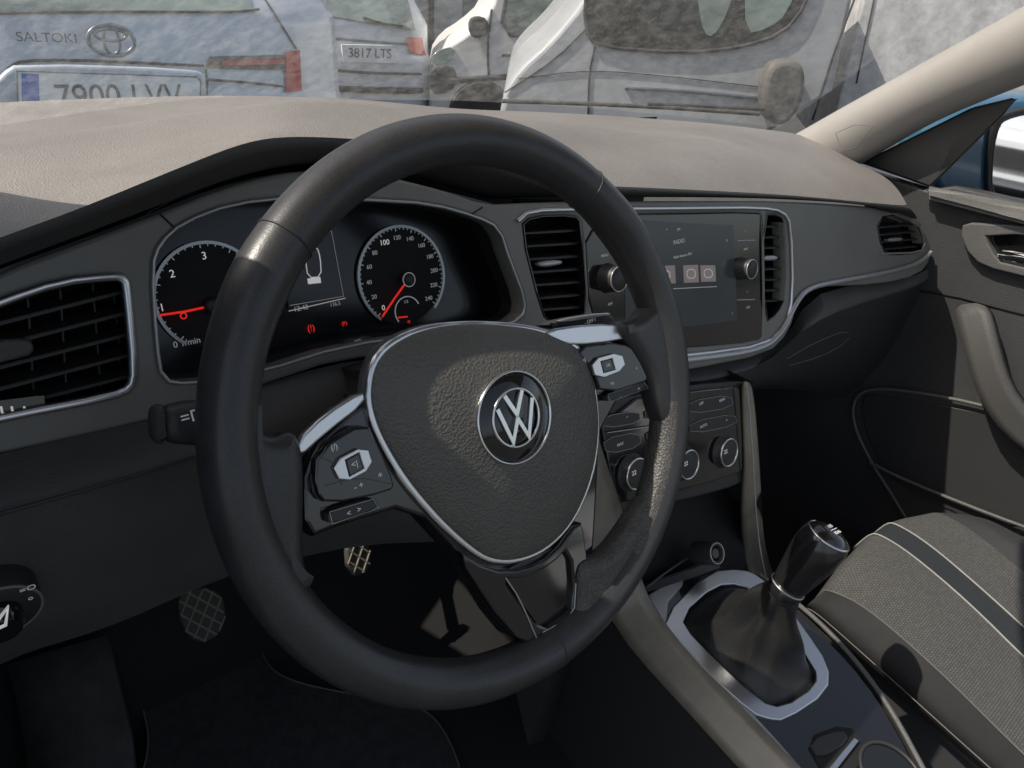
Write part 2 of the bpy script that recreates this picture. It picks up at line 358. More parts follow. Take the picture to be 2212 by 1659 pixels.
line('panel_gap',pp(345,462,375,490),FD,.0005,.0006,'deep',DB,sm=0); line('panel_gap',pp(1042,448,1020,462),FD,.0005,.0006,'deep',DB,sm=0)
def vent(label,outl,ends,fr,knob=None,depth=.028,th=.0022,vert=()):
    v=plate('air_vent',[outl,[(x*.97+sum(a for a,_ in outl)/len(outl)*.03,y*.97+sum(b for _,b in outl)/len(outl)*.03) for x,y in outl]],fr,-.001,.03,'gloss',DB,bev=.001,sm=1)
    v['label']=label
    for a,b in ends: slab('slat',fr.p(*a,-.008),fr.p(*b,-.008),-fr.n*depth+fr.uy*.004,fr.uy*th,'black',v)
    for a,b in vert: slab('vane',fr.p(*a,-.022),fr.p(*b,-.022),-fr.n*.015,fr.ux*.0012,'black',v)
    if knob: plate('thumb_slider',knob[0],fr,-.002,.008,knob[1],v,bev=.002,sm=1)
    return v
vent('left air vent with a silver surround',ventL,[((-80,720),(262,632)),((-80,768),(268,678)),((-80,815),(274,724)),((-80,862),(280,768)),((-80,905),(284,812))],FD,knob=(pp(-60,745,30,730,72,738,74,766,30,778,-60,800),'knee'),vert=[((60,640),(75,880)),((130,620),(145,860)),((200,605),(218,840))])
vent('middle air vent left of the screen',ventC,[((1132+(y-495)*.2,y+8),(1262,y)) for y in (497,525,553,581,609,637,663)],FD,knob=(pp(1163,566,1212,560,1220,570,1185,577,1165,576),'silver'))
vent('narrow air vent right of the screen',ventR,[((1650,y),(1697,y-1)) for y in (490,513,536,559,582,605,628,651)],FD,knob=(pp(1650,553,1680,551,1682,562,1652,564),'silver'))
vent('small air vent at the passenger end',ventP,[((1898,y),(1990,y-8)) for y in (492,508,524,540)],FD,knob=(pp(1918,515,1950,512,1952,520,1920,523),'silver'))
line('silver_trim',pp(1902,548,1990,545,1998,525),FD,.002,.0012,'silver',DB,sm=1)
sp_=plate('light_strip',pp(-60,872,98,852,100,882,-60,920),FD,.001,.006,'gloss',DB,bev=.0006,sm=0)
for x in (2,25,52,78): line('mark',pp(x,878,x+3,893),FD,.0015,.0006,'white',sp_,sm=0)
# instrument cluster
CL=plate('instrument_cluster',pp(270,560,300,470,400,420,520,395,700,385,900,395,1040,430,1140,460,1200,660,1180,720,1060,765,740,805,560,860,400,880,290,860),FC,-.002,.006,'glass',DB,bev=.001,sm=1)
def arc(name,fr,c,rad,a0,a1,w,h,m,parent,n=40):
    p=[];q=[]
    for i in range(n+1):
        a=radians(a0+(a1-a0)*i/n); p.append((c[0]+rad*cos(a),c[1]+rad*sin(a))); q.append((c[0]+(rad+w)*cos(a),c[1]+(rad+w)*sin(a)))
    return plate(name,p+q[::-1],fr,h,.0006,m,parent,bev=.0001,sm=0,uv=True)
def rad(fr,c,x,y,h):
    u,v=fr.px(x,y,h); return hypot(u-c[0],v-c[1])
def tick(par,c,Rg,a,k,m,w=.0003):
    plate('tick',[(c[0]+Rg*q*cos(a)-s*w*sin(a),c[1]+Rg*q*sin(a)+s*w*cos(a)) for q,s in ((k,1),(.995,1),(.995,-1),(k,-1))],FC,.0006,.0004,m,par,bev=.00005,sm=0,uv=True)
c1=FC.px(869,597,0); Rg=rad(FC,c1,869,492,0)
spd=plate('speedometer',[(c1[0]+Rg*cos(t*pi/30),c1[1]+Rg*sin(t*pi/30)) for t in range(60)],FC,-.0005,.002,'deep',CL,bev=.0001,sm=0,uv=True)
arc('dial_ring',FC,c1,Rg,-50,230,.0024,.0015,'silver',spd)
for i in range(13):
    a=radians(225-270*i/12); r_=Rg*.80
    text('number',str(i*20),FC,c1[0]+r_*cos(a),c1[1]+r_*sin(a),.0006,.0062 if i in(0,5) else .0050,'white' if i in (0,5) else 'dim',spd,uv=True)
for i in range(49): tick(spd,c1,Rg,radians(225-270*i/48),.93 if i%4==0 else .965,'dim')
line('needle',pp(880,606,852,645,826,684),FC,.004,.0008,'red',spd,sm=0)
hm=FC.m(.002)@Matrix.Translation((*FC.px(881,604,.004),0))
lathe('needle_cap',[(.0001,.006),(.004,.006),(.0055,.004),(.006,0)],hm,'black',spd); torus('cap_ring',.0058,.0004,hm@Matrix.Translation((0,0,.004)),'dim',spd)
c3=FC.px(880,672,0); arc('dial_ring',FC,c3,.012,20,215,.0009,.001,'dim',spd)
line('needle',pp(880,684,860,686),FC,.002,.0006,'red',spd,sm=0); text('marking','1/2',FC,877,652,.0008,.0035,'dim',spd)
c2=FC.px(455,640,0); Rt=rad(FC,c2,442,527,0)
tac=plate('rev_counter',[(c2[0]+Rt*cos(t*pi/30),c2[1]+Rt*sin(t*pi/30)) for t in range(60)],FC,-.0005,.002,'deep',CL,bev=.0001,sm=0,uv=True)
arc('dial_ring',FC,c2,Rt,-50,230,.0024,.0015,'silver',tac)
for s,x,y in (('1',350,665),('2',372,592),('3',441,553),('4',512,590)): text('number',s,FC,x,y,.0006,.0075,'white',tac)
text('marking','0 1/min',FC,404,740,.0006,.0062,'dim',tac)
for i in range(33): tick(tac,c2,Rt,radians(225-270*i/32),.93 if i%4==0 else .965,'dim')
line('needle',pp(345,681,400,673,455,661),FC,.003,.0008,'red',tac,sm=0)
lathe('needle_hub',[(.0001,.006),(.004,.006),(.0055,.004),(.006,0)],FC.m(.002)@Matrix.Translation((*FC.px(458,660,.004),0)),'black',tac)
text('warning_symbol','o',FC,396,680,.004,.010,'red',tac)
mf=plate('info_display',pp(618,500,722,500,745,662,622,668),FC,.0,.001,'glass',CL,bev=.0001,sm=0)
line('screen_line',pp(622,506,716,499,742,640,626,660),FC,.0008,.00025,'dim',mf,sm=0)
line('screen_line',pp(624,672,746,644),FC,.0008,.0003,'pink',mf,sm=0)
line('car_symbol',pp(665,600,660,560,664,536,684,532,692,556,694,598),FC,.0008,.0004,'white',mf,True,1)
plate('car_symbol',pp(664,602,692,598,694,611,666,614),FC,.001,.0004,'white',mf,bev=.0001,sm=0)
text('marking','12:40',FC,650,666,.0008,.0055,'dim',mf); text('marking','136.5',FC,724,657,.0008,.0042,'dim',mf)
text('marking','(!)',FC,672,709,.0008,.007,'red',CL); text('marking','(P)',FC,744,699,.0008,.0042,'red',CL)
text('marking','o',FC,883,694,.0012,.005,'red',CL)
FCt=tilt((.05,.165,1.0),20)
plate('trip_button',pp(735,738,790,724,812,730,805,748,745,756),FCt,.0,.006,'black',CL,bev=.001,sm=1); text('marking','SET',FCt,773,738,.0004,.0040,'dim',CL)
# display unit
DU=plate('infotainment_screen',disp,FD,-.002,.012,'gloss',DB,bev=.0015,sm=1)
scr=plate('screen',pp(1345,474,1585,487,1593,692,1490,705,1352,712),FD,-.0015,.003,'screen',DU,bev=.0003,sm=0)
for (x,y,s,z) in ((1440,496,'<',.004),(1466,496,'FM',.0042),(1467,522,'RADIO',.0062),(1475,552,'Radio Navarra 98.3',.0040),(1570,520,'>',.006),(1582,676,'~',.005)): text('screen_text',s,FD,x,y,-.0012,z,'dim',scr)
for a in (pp(1405,576,1458,573,1460,612,1407,615),pp(1476,573,1508,572,1510,610,1478,611),pp(1513,573,1545,573,1547,608,1515,609)):
    plate('screen_icon',a,FD,-.0011,.0004,'tile',scr,bev=.0001,sm=0)
    q=[(x*.55+.45*sum(q[0] for q in a)/4,y*.5+.5*sum(q[1] for q in a)/4) for x,y in a]; line('icon_glyph',q,FD,-.0009,.0004,'pink',scr,True,1)
line('screen_text',pp(1430,625,1548,619),FD,-.0012,.0004,'dim',scr,sm=0)
for (x,y,r_) in ((1325,602,.0135),(1612,581,.0125)):
    u,v=FD.px(x,y,.006); mx=FD.m(-.002)@Matrix.Translation((u,v,0))
    k=lathe('knob',[(.0001,.016),(r_*.8,.016),(r_*.92,.014),(r_,.004),(r_*1.1,.0)],mx,'black',DU); torus('knob_ring',r_*.88,.0006,mx@Matrix.Translation((0,0,.0158)),'silver',k)
for x,y,s in ((1306,552,'MENU'),(1303,505,'RADIO'),(1318,657,'APP'),(1610,500,'^'),(1611,538,'NAV'),(1614,630,'v'),(1616,664,'CAR')): text('marking',s,FD,x,y,-.0016,.0038,'dim',DU)
for y in (520,648): line('mark',pp(1592,y,1630,y-1),FD,-.0016,.0007,'silver',DU,sm=0)
def strip(name,A,Bb,m,parent,k=6,bulge=0,dirv=V((0,-1,0)),sub=1):
    rows=[[a.lerp(b,i/k)+dirv*bulge*sin(pi*i/k) for a,b in zip(A,Bb)] for i in range(k+1)]
    return grid(name,rows,m,parent,sub=sub)
A=[aty(x,y,Y) for x,y,Y in ((1290,815,.14),(1490,792,.142),(1660,762,.142),(1712,715,.142),(1750,622,.142),(1900,612,.138),(1990,595,.125),(2015,570,.12))]
Bb=[aty(x,y,Y) for x,y,Y in ((1290,870,.12),(1480,830,.12),(1640,800,.12),(1700,745,.12),(1760,690,.12),(1870,650,.12),(1980,622,.12),(2015,600,.12))]
strip('lower_lip',A,Bb,'knee',DB,4,.006)
Cc=[aty(x,y,Y) for x,y,Y in ((1290,900,.14),(1480,850,.14),(1640,840,.16),(1720,840,.17),(1790,850,.17),(1860,860,.17),(1950,860,.16),(2020,860,.15))]
strip('glove_box',Bb,Cc,'black',DB,6,.012)
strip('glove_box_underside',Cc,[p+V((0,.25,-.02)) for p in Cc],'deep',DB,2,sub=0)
line('glove_box_seam',pp(1700,775,1760,740,1830,712,1835,735,1780,768,1705,790),tilt((.6,.105,.9),8),0,.0006,'knee',DB,sm=1)
A=[aty(x,y,Y) for x,y,Y in ((-200,1030,.14),(0,980,.14),(150,945,.142),(300,912,.142),(420,883,.142),(560,833,.145),(740,775,.15),(900,768,.15),(1150,800,.15),(1300,830,.15))]
Bb=[aty(x,y,Y) for x,y,Y in ((-200,1190,.10),(0,1110,.10),(150,1068,.10),(300,1025,.10),(420,985,.105),(560,945,.11),(740,930,.12),(900,930,.12),(1150,960,.12),(1300,980,.12))]
strip('knee_ledge',A,Bb,'knee',DB,5,.008)
line('ledge_edge',pp(-100,1138,0,1110,150,1068,300,1025,420,985),tilt((-.1,.098,.9),0),.0,.0012,'black',DB)
Cc=[aty(x,y,Y) for x,y,Y in ((-200,1560,.17),(0,1425,.17),(100,1398,.17),(250,1350,.18),(360,1300,.19),(480,1245,.2),(660,1200,.2),(800,1170,.2),(1050,1170,.2),(1300,1150,.2))]
strip('knee_panel',Bb,Cc,'knee',DB,6,.014)
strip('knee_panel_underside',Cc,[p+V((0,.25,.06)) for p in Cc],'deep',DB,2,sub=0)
FSW=tilt((-.2,.13,.78),-12)
hs=thing('headlight_switch','round headlight switch with white symbols on the lower left panel','switch',FSW.p(0,1320))
cc=FSW.px(-5,1330,.01); ru=rad(FSW,cc,95,1305,.01)
mx=FSW.m(.006)@Matrix.Translation((*cc,0))
lathe('housing',[(.0001,.004),(ru*.9,.004),(ru*.97,.003),(ru,0),(ru,-.03)],mx,'black',hs)
torus('bezel',ru*.97,.0009,mx@Matrix.Translation((0,0,.003)),'fascia',hs)
lathe('dial',[(.0001,.016),(ru*.42,.016),(ru*.5,.012),(ru*.52,.004)],mx,'gloss',hs)
line('pointer',pp(-5,1340,18,1310,12,1350,-10,1360),FSW,.024,.0010,'white',hs,sm=0)
text('marking','=O',FSW,60,1272,.0112,.006,'dim',hs); text('marking','o',FSW,66,1292,.0112,.005,'dim',hs)
# centre stack
plate('climate_panel_surround',pp(1255,890,1300,868,1480,832,1612,822,1622,830,1632,1030,1560,1062,1345,1110,1310,1085),FB,-.004,.05,'black',DB,bev=.003,sm=1)
cp=plate('climate_panel',pp(1290,872,1590,832,1600,842,1608,1012,1590,1025,1350,1095,1325,1060),FB,.0,.006,'gloss',DB,bev=.002,sm=1)
for a in (pp(1300,900,1380,887,1384,912,1304,926),pp(1392,884,1470,871,1474,897,1396,910),pp(1482,868,1580,852,1584,880,1486,895),pp(1302,948,1380,933,1386,964,1310,982),pp(1395,930,1475,914,1480,945,1400,960),pp(1488,912,1588,893,1592,918,1493,938)):
    plate('climate_button',a,FB,.0015,.003,'black',cp,bev=.0006,sm=1)
    line('button_edge',a,FB,.0016,.00025,'silver',cp,True,1)
for x,y,s in ((1355,902,'^'),(1435,888,'A/C'),(1515,872,'OFF'),(1560,864,'REAR'),(1340,960,'MAX'),(1435,938,'[]'),(1520,920,'AUTO'),(1570,908,'=')): text('marking',s,FB,x,y,.0019,.0046,'dim',cp)
line('mark',pp(1312,935,1470,912),FB,.0025,.0005,'silver',cp,sm=0)
for x,y in ((1370,1022),(1482,1002),(1568,976)):
    mx=FB.m(.0)@Matrix.Translation((*FB.px(x,y,.004),0))
    k=lathe('climate_dial',[(.0001,.009),(.0135,.009),(.0160,.0085),(.0178,.002),(.0210,0)],mx,'black',cp); torus('dial_ring',.0165,.0012,mx@Matrix.Translation((0,0,.0086)),'chrome',k)
    text('marking','22',FB,*FB.px(x,y,.0096),.0096,.007,'pink',k,uv=True)
def ribbon(name,A,Bb,m,parent,thick=.012,sub=1):
    o=grid(name,[A,[a.lerp(b,.5) for a,b in zip(A,Bb)],Bb],m,parent,sub=sub)
    md=o.modifiers.new('t','SOLIDIFY'); md.thickness=thick; md.offset=0; return o
CK=thing('centre_console','dark centre console with bronze edges, gloss panel and storage tray between the seats','centre console',(.37,-.07,.4))
A=[FB.p(1602,822,0),FB.p(1604,900,0),FB.p(1610,1010,0),FB.p(1600,1100,.0),aty(1605,1180,.06),aty(1612,1240,.04),aty(1650,1262,.02)]
Bb=[FB.p(1622,826,.006),FB.p(1630,900,.006),FB.p(1638,1010,.006),FB.p(1642,1100,.006),aty(1648,1180,.066),aty(1665,1245,.046),aty(1690,1290,.02)]
ribbon('side_rail',A,Bb,'bronze',CK,.006)
line('rail_edge',pp(1612,826,1620,900,1628,1010,1632,1100,1642,1190,1655,1250),FB,.010,.0009,'silver',CK)
grid('stack_side',[[p+V((.004,0,0)) for p in Bb],[p+V((.01,.3,-.02)) for p in Bb]],'black',CK)
A=[FB.p(1278,900,.002),FB.p(1290,965,.002),FB.p(1335,1085,.002),atx(1365,1180,.30),atx(1390,1285,.30),FK.p(1470,1395,.01),FK.p(1560,1485,.01),FK.p(1660,1585,.01),FK.p(1790,1720,.01)]
Bb=[FB.p(1225,960,.03),FB.p(1240,1060,.03),FB.p(1262,1180,.03),atx(1285,1250,.275),atx(1320,1345,.27),atx(1395,1440,.265),atx(1480,1530,.265),atx(1570,1630,.265),atx(1660,1730,.265)]
ribbon('side_rail',A,Bb,'bronze',CK,.006)
Cc=[p+V((.0,.02,-.33)) for p in Bb]
strip('flank',[p+V((0.002,.0,-.002)) for p in Bb],Cc,'black',CK,4,.0,sub=0)
plate('bin_back',pp(1340,1090,1600,1015,1612,1250,1400,1310),FB,-.05,.01,'deep',CK,bev=.001,sm=0)
hull('bin_shelf',[FK.p(1380,1290,.0),FK.p(1560,1232,.0),FK.p(1390,1262,.012),FK.p(1545,1205,.012),FK.p(1380,1290,-.03),FK.p(1560,1232,-.03)],'black',CK,.003)
line('bin_edge',pp(1395,1270,1440,1235,1500,1195,1540,1190),FK,.01,.0015,'knee',CK)
mx=Fr(FB.p(1532,1195,-.01),(1,0,0),(0,.6,.8)).m(0)
so=lathe('power_socket',[(.0001,.004),(.008,.004),(.010,.012),(.0135,.012),(.0145,.008),(.0145,-.02)],mx,'black',CK); torus('socket_ring',.0125,.0007,mx@Matrix.Translation((0,0,.0125)),'silver',so); lathe('socket_cap',[(.0001,.010),(.006,.010),(.008,.0)],mx,'knee',so)
hole=pp(1470,1332,1545,1264,1600,1260,1650,1292,1763,1440,1763,1480,1690,1528,1642,1514,1500,1380)
plate('top_panel',[pp(1385,1292,1440,1262,1545,1232,1620,1240,1700,1300,1800,1392,1870,1470,1930,1560,2010,1720,1800,1760,1640,1570,1500,1425),hole],FK,.0,.02,'gloss',CK,bev=.003,sm=1)
plate('gear_surround',[pp(1425,1338,1530,1232,1605,1228,1640,1243,1676,1276,1740,1358,1792,1437,1790,1494,1697,1556,1660,1552,1625,1540,1530,1455,1465,1385),hole],FK,.004,.008,'satin',CK,bev=.002,sm=[1,1],bres=4)
plate('console_rim',pp(1385,1292,1440,1258,1490,1246,1430,1320,1480,1390,1640,1550,1820,1760,1780,1760,1620,1585,1490,1440),FK,.002,.03,'silver',CK,bev=.003,sm=1)
line('console_edge',pp(1640,1240,1700,1285,1780,1352,1860,1440,1930,1540,2010,1690),FK,.001,.0030,'knee',CK)
plate('switch_recess',pp(1735,1595,1830,1560,1870,1610,1860,1659,1790,1690),FK,.0015,.004,'deep',CK,bev=.001,sm=1)
plate('parking_brake_switch',pp(1745,1600,1818,1572,1838,1600,1770,1640),FK,.004,.006,'black',CK,bev=.0015,sm=1)
plate('switch_lip',pp(1788,1662,1845,1592,1856,1600,1800,1672),FK,.006,.004,'satin',CK,bev=.001,sm=0)
mx=FK.m(-.004)@Matrix.Translation((*FK.px(1925,1672,0),0))
torus('cup_holder',.033,.002,mx@Matrix.Translation((0,0,.005)),'black',CK); lathe('cup_holder_well',[(.033,.006),(.032,-.06),(.0001,-.062)],mx,'deep',CK)
A=[FK.p(x,y,-.002) for x,y in pp(1625,1240,1700,1300,1800,1392,1870,1470,1930,1560,2010,1720)]
strip('flank',[a+V((.006,0,-.002)) for a in A],[a+V((.01,0,-.25)) for a in A],'black',CK,3,sub=0)
# gear lever
GL=thing('gear_lever','manual gear lever with shiny black knob and leather boot on the console','gear lever',FK.p(1620,1430))
base=chaikin([FK.px(x,y,.0) for x,y in hole],3)
kp=atx(1757,1198,.380); neck=atx(1684,1288,.362)
axis=(kp-neck).normalized()
bc=V((sum(b[0] for b in base)/len(base),sum(b[1] for b in base)/len(base)))
rows=[]
for s in [i/24 for i in range(25)]:
    r=[]
    for i,(u,v) in enumerate(base):
        a=atan2(v-bc[1],u-bc[0])
        p0=FK.w(u,v,-.004); p1=neck+axis*.010+(FK.ux*cos(a)+FK.uy*sin(a))*.0175
        t=s**.9; p=p0.lerp(p1,t); c0=(FK.w(bc[0],bc[1])).lerp(neck+axis*.010,t)
        rad_=(p-c0); env=sin(pi*s)**.8
        f1=1-abs(sin(2.5*a+1.6*s+.5*sin(2*a)))*2
        f2=sin(8*s+1.1*sin(a+.5)+.4*a)
        shrink=(1-.20*sin(pi*s**.7))
        r.append(c0+rad_*shrink+rad_.normalized()*env*(.0060*f1+.0035*f2))
    rows.append(r)
grid('boot',rows,'boot',GL,sub=1,closed=True)
z_=axis; x_=V((1,0,0)); x_=(x_-z_*x_.dot(z_)).normalized(); y_=z_.cross(x_)
km=Matrix(((x_.x,y_.x,z_.x,kp.x),(x_.y,y_.y,z_.y,kp.y),(x_.z,y_.z,z_.z,kp.z),(0,0,0,1)))
lathe('collar',[(.0165,-.060),(.0190,-.056),(.0190,-.047),(.0175,-.044),(.0001,-.044)],km,'knob',GL); torus('collar_ring',.0186,.0009,km@Matrix.Translation((0,0,-.046)),'silver',GL)
kn=lathe('knob',[(.0165,-.046),(.0180,-.0425),(.0192,-.036),(.0203,-.029),(.0216,-.021),(.0230,-.012),(.0243,-.003),(.0251,.005),(.0254,.012),(.0250,.018),(.0240,.0225),(.0226,.0255)],km,'knob',GL,56)
lathe('knob_cap',[(.0001,.0352),(.005,.0350),(.010,.0341),(.0145,.0325),(.0185,.0301),(.0215,.0268),(.0226,.0250)],km,'gloss',GL,56)
torus('cap_ring',.0220,.0014,km@Matrix.Translation((0,0,.0262)),'chrome',GL)
gf=Fr(kp+z_*.0356,x_,y_)
text('shift_pattern','1 3 5',gf,0,.0045,.0,.005,'white',kn,uv=True); text('shift_pattern','R 2 4 6',gf,0,-.0045,.0,.005,'white',kn,uv=True)
tube('shift_pattern',[gf.w(-.008,0,.0),gf.w(.008,0,.0)],.0003,'white',kn,sm=0)

# ================================================================ SEAT
PS=thing('passenger_seat','grey fabric passenger seat cushion with dark centre stripe and pale piping','seat',(.75,-.25,.4))
lines=[
 ([(1765,1345),(1850,1425),(1990,1550),(2150,1700),(2300,1840)],[.47,.47,.47,.47,.47]),
 ([(1756,1316),(1830,1380),(1975,1510),(2130,1650),(2290,1790)],[.535,.535,.53,.53,.53]),
 ([(1800,1278),(1870,1310),(2020,1440),(2190,1610),(2350,1760)],[.578,.585,.585,.58,.58]),
 ([(1850,1208),(1920,1240),(2060,1370),(2212,1510),(2400,1680)],[.598,.598,.588,.582,.58]),
 ([(1900,1155),(1965,1195),(2090,1300),(2230,1440),(2400,1590)],[.604,.602,.59,.582,.58]),
 ([(1950,1122),(2020,1165),(2120,1250),(2240,1355),(2400,1500)],[.606,.603,.59,.582,.58]),
 ([(2030,1106),(2095,1140),(2180,1210),(2280,1290),(2420,1400)],[.606,.606,.595,.59,.59]),
 ([(2085,1108),(2150,1140),(2230,1190),(2330,1260),(2450,1340)],[.60,.612,.61,.605,.605]),
 ([(2130,1118),(2200,1155),(2270,1190),(2370,1240),(2480,1300)],[.58,.59,.59,.59,.59]),
]
G=[[atz(x,y,z) for (x,y),z in zip(l[0],l[1])] for l in lines]
def lerp_list(Ls,t):
    k=min(int(t),len(Ls)-2); f=t-k; return [a.lerp(b,f) for a,b in zip(Ls[k],Ls[k+1])]
G=[[g[0]+V((0,.015,-.14)),g[0]+V((0,.024,-.045)),g[0]+V((0,.012,-.008))]+g for g in G]
grid('side_bolster',[G[0],G[1],lerp_list(G,1.5),G[2]],'seatside',PS,sub=2)
grid('cushion',[G[2],lerp_list(G,2.5),G[3],lerp_list(G,3.5),G[4]],'fabric',PS,sub=2)
grid('stripe',[G[4],lerp_list(G,4.35),lerp_list(G,4.7)],'stripe',PS,sub=2)
grid('cushion',[lerp_list(G,4.7),G[5],lerp_list(G,5.5),G[6]],'fabric',PS,sub=2)
grid('side_bolster',[G[6],lerp_list(G,6.5),G[7],G[8]],'seatside',PS,sub=2)
up_=V((0,0,.001))
for t in (4.0,4.7): tube('piping',[p+up_ for p in lerp_list(G,t)][1:],.0012,'piping',PS,sm=2)
tube('piping',[p+up_*.3 for p in G[2]][2:],.0010,'knee',PS,sm=2); tube('piping',[p+V((-.001,0,.0)) for p in G[1]][2:],.0008,'matedge',PS,sm=2)
hull('seat_base',[V((x,y,z)) for x in(.56,.95) for y in(-.08,-.5) for z in(.33,.42)],'black',PS,.01)

# ================================================================ PASSENGER DOOR
PD=thing('passenger_door','dark front passenger door panel with pull handle and pocket','door',(1.03,0,.5))
dpl=[ (1840,360),(2000,410),(2060,402),(2420,485),(2420,1400),(1900,1350),(1500,1300),(1480,700),(1900,560)]
plate('door_panel',dpl,FR,0,.03,'door',PD,bev=.004,sm=0)
hull('window_sill',[FR.p(1995,400,.03),FR.p(2420,480,.03),FR.p(1995,432,.035),FR.p(2420,545,.035),FR.p(1995,400,-.02),FR.p(2420,480,-.02)],'knee',PD,.008)
plate('handle_recess_trim',[pp(2068,490,2110,478,2420,510,2420,640,2160,588,2095,560),pp(2125,500,2420,530,2420,600,2170,575,2140,540)],FR,.018,.02,'knee',PD,bev=.003,sm=1)
plate('handle_recess',pp(2118,494,2420,524,2420,606,2165,582,2132,545),FR,.004,.004,'gloss',PD,bev=.001,sm=1)
hull('door_handle',[FR.p(2150,545,.02),FR.p(2155,560,.02),FR.p(2330,572,.024),FR.p(2330,600,.024),FR.p(2150,545,.012),FR.p(2330,590,.012)],'chrome',PD,.002)
A=[FR.p(x,y,h) for x,y,h in ((2062,662,.035),(2080,720,.05),(2100,800,.06),(2130,880,.06),(2180,945,.05),(2260,1000,.04),(2360,1050,.03))]
Bb=[FR.p(x,y,h) for x,y,h in ((2135,655,.035),(2148,700,.05),(2165,780,.06),(2190,850,.06),(2235,900,.05),(2300,950,.04),(2400,1000,.03))]
ribbon('pull_handle',A,Bb,'hoodface',PD,.022,1)
line('pocket_edge',pp(2212,900,2060,860,1900,836,1850,850,1838,900,1870,980,1940,1090,1990,1180),FR,.012,.003,'knee',PD)
plate('pocket',pp(1855,860,1900,848,2300,930,2400,1150,2120,1130,1950,1060,1880,970),FR,.003,.003,'black',PD,bev=.001,sm=1)
line('pocket_edge',pp(1880,1000,1960,1040,2212,1140,2400,1200),FR,.014,.003,'knee',PD)
line('trim_seam',pp(1700,700,1860,640,2000,622,2212,680,2400,720),FR,.001,.002,'deep',PD)
hull('mirror_triangle',[atx(1858,352,1.02),atx(2010,405,1.02),atx(2100,232,1.02),atx(2212,205,1.02),atx(2040,262,1.02),atx(1858,352,1.05),atx(2010,405,1.05),atx(2100,232,1.05)],'black',PD,.003)
DM=thing('door_mirror','blue passenger door mirror seen through the side window','mirror',(1.2,.05,1))
FM=Fr((1.20,.10,1.02),(.93,-.36,0),(0,0,1))
plate('housing',pp(2010,412,2020,330,2075,262,2130,232,2300,205,2480,240,2480,440,2300,470,2120,440),FM,-.006,.09,'blue',DM,bev=.012,sm=2)
plate('mirror_surround',pp(2130,415,2142,270,2175,240,2300,222,2460,260,2460,440,2300,450,2150,432),FM,.002,.012,'black',DM,bev=.003,sm=2)
plate('mirror_glass',pp(2140,410,2152,278,2182,252,2300,236,2440,270,2440,430,2300,440,2160,424),FM,.0035,.004,'mirror',DM,bev=.0008,sm=2)

# ================================================================ CAR BODY
CB=thing('car_body','interior shell of the car with pale windscreen pillar and dusty windscreen','car body',(.37,.3,.3))
FP=Fr((.945,0,1),(0,-1,0),(0,0,1))
up1=pp(1700,306,1735,288,1850,222,2000,140,2212,22,2420,-95,2700,-240); lo1=pp(1810,380,1860,352,1960,290,2080,236,2212,188,2420,100,2700,-20)
A=[FP.p(x,y,0) for x,y in up1]; Bb=[FP.p(x,y,-.03) for x,y in lo1]
def pillar(A,Bb,s):
    rows=[[a+V((.03*s,.03,-.01)) for a in A],A,[a.lerp(b,.33)+V((-.016*s,0,0)) for a,b in zip(A,Bb)],[a.lerp(b,.66)+V((-.016*s,0,0)) for a,b in zip(A,Bb)],Bb,[b+V((.05*s,.0,.01)) for b in Bb]]
    return grid('windscreen_pillar',rows,'pillar',CB,sub=2)
pil=pillar(A,Bb,1)
mir=lambda p: V((.74-p.x,p.y,p.z))
pillar([mir(p)+V((-.05,0,0)) for p in A],[mir(p)+V((-.05,0,0)) for p in Bb],-1)
line('airbag_mark',pp(1805,288,1845,270,1888,272,1850,318,1818,325),FP,.0195,.0006,'matedge',pil,True,0)
def dustglass():
    m=bpy.data.materials.new('dusty_glass'); m.use_nodes=True; nt=m.node_tree; nt.nodes.clear()
    o=nt.nodes.new('ShaderNodeOutputMaterial'); mx=nt.nodes.new('ShaderNodeMixShader'); t=nt.nodes.new('ShaderNodeBsdfTransparent'); d=nt.nodes.new('ShaderNodeBsdfTranslucent')
    d.inputs[0].default_value=(.85,.84,.80,1)
    tc=nt.nodes.new('ShaderNodeTexCoord'); n=nt.nodes.new('ShaderNodeTexNoise'); n.inputs['Scale'].default_value=45; n.inputs['Detail'].default_value=8; n.inputs['Roughness'].default_value=.8
    mr=nt.nodes.new('ShaderNodeMapRange'); mr.inputs[1].default_value=.42; mr.inputs[2].default_value=.72; mr.inputs[3].default_value=.035; mr.inputs[4].default_value=.13
    nt.links.new(tc.outputs['Object'],n.inputs['Vector']); nt.links.new(n.outputs[0],mr.inputs[0]); nt.links.new(mr.outputs[0],mx.inputs[0])
    nt.links.new(t.outputs[0],mx.inputs[1]); nt.links.new(d.outputs[0],mx.inputs[2]); nt.links.new(mx.outputs[0],o.inputs[0]); return m
M['dust']=dustglass()
def wsy(x): return .775-.34*((x-.37)/.75)**2
rows=[]
for s in [i/8 for i in range(9)]:
    r=[]
    for k in range(17):
        x=-.33+1.42*k/16; xx=.37+(x-.37)*(1-.13*s)
        r.append(V((xx,wsy(x)+.03-s*(.60-.12*((x-.37)/.8)**2),1.03+.50*s-.03*((x-.37)/.8)**2*s)))
    rows.append(r)
grid('windscreen',rows,'dust',CB)
te=rows[-1]
grid('roof',[te,[p+V((0,-.12,.03)) for p in te],[p+V((0,-.3,.05)) for p in te],[p+V((0,-.62,.05)) for p in te]],'head',CB,thick=.02)
grid('bonnet',[[V((x,wsy(x)+.14,.985)) for x in (-.5,-.1,.37,.8,1.2)],[V((x,1.2,.90)) for x in (-.5,-.1,.37,.8,1.2)],[V((x,1.65,.78)) for x in (-.45,-.1,.37,.8,1.15)],[V((x,1.75,.6)) for x in (-.45,-.1,.37,.8,1.15)]],'blue',CB,sub=2)
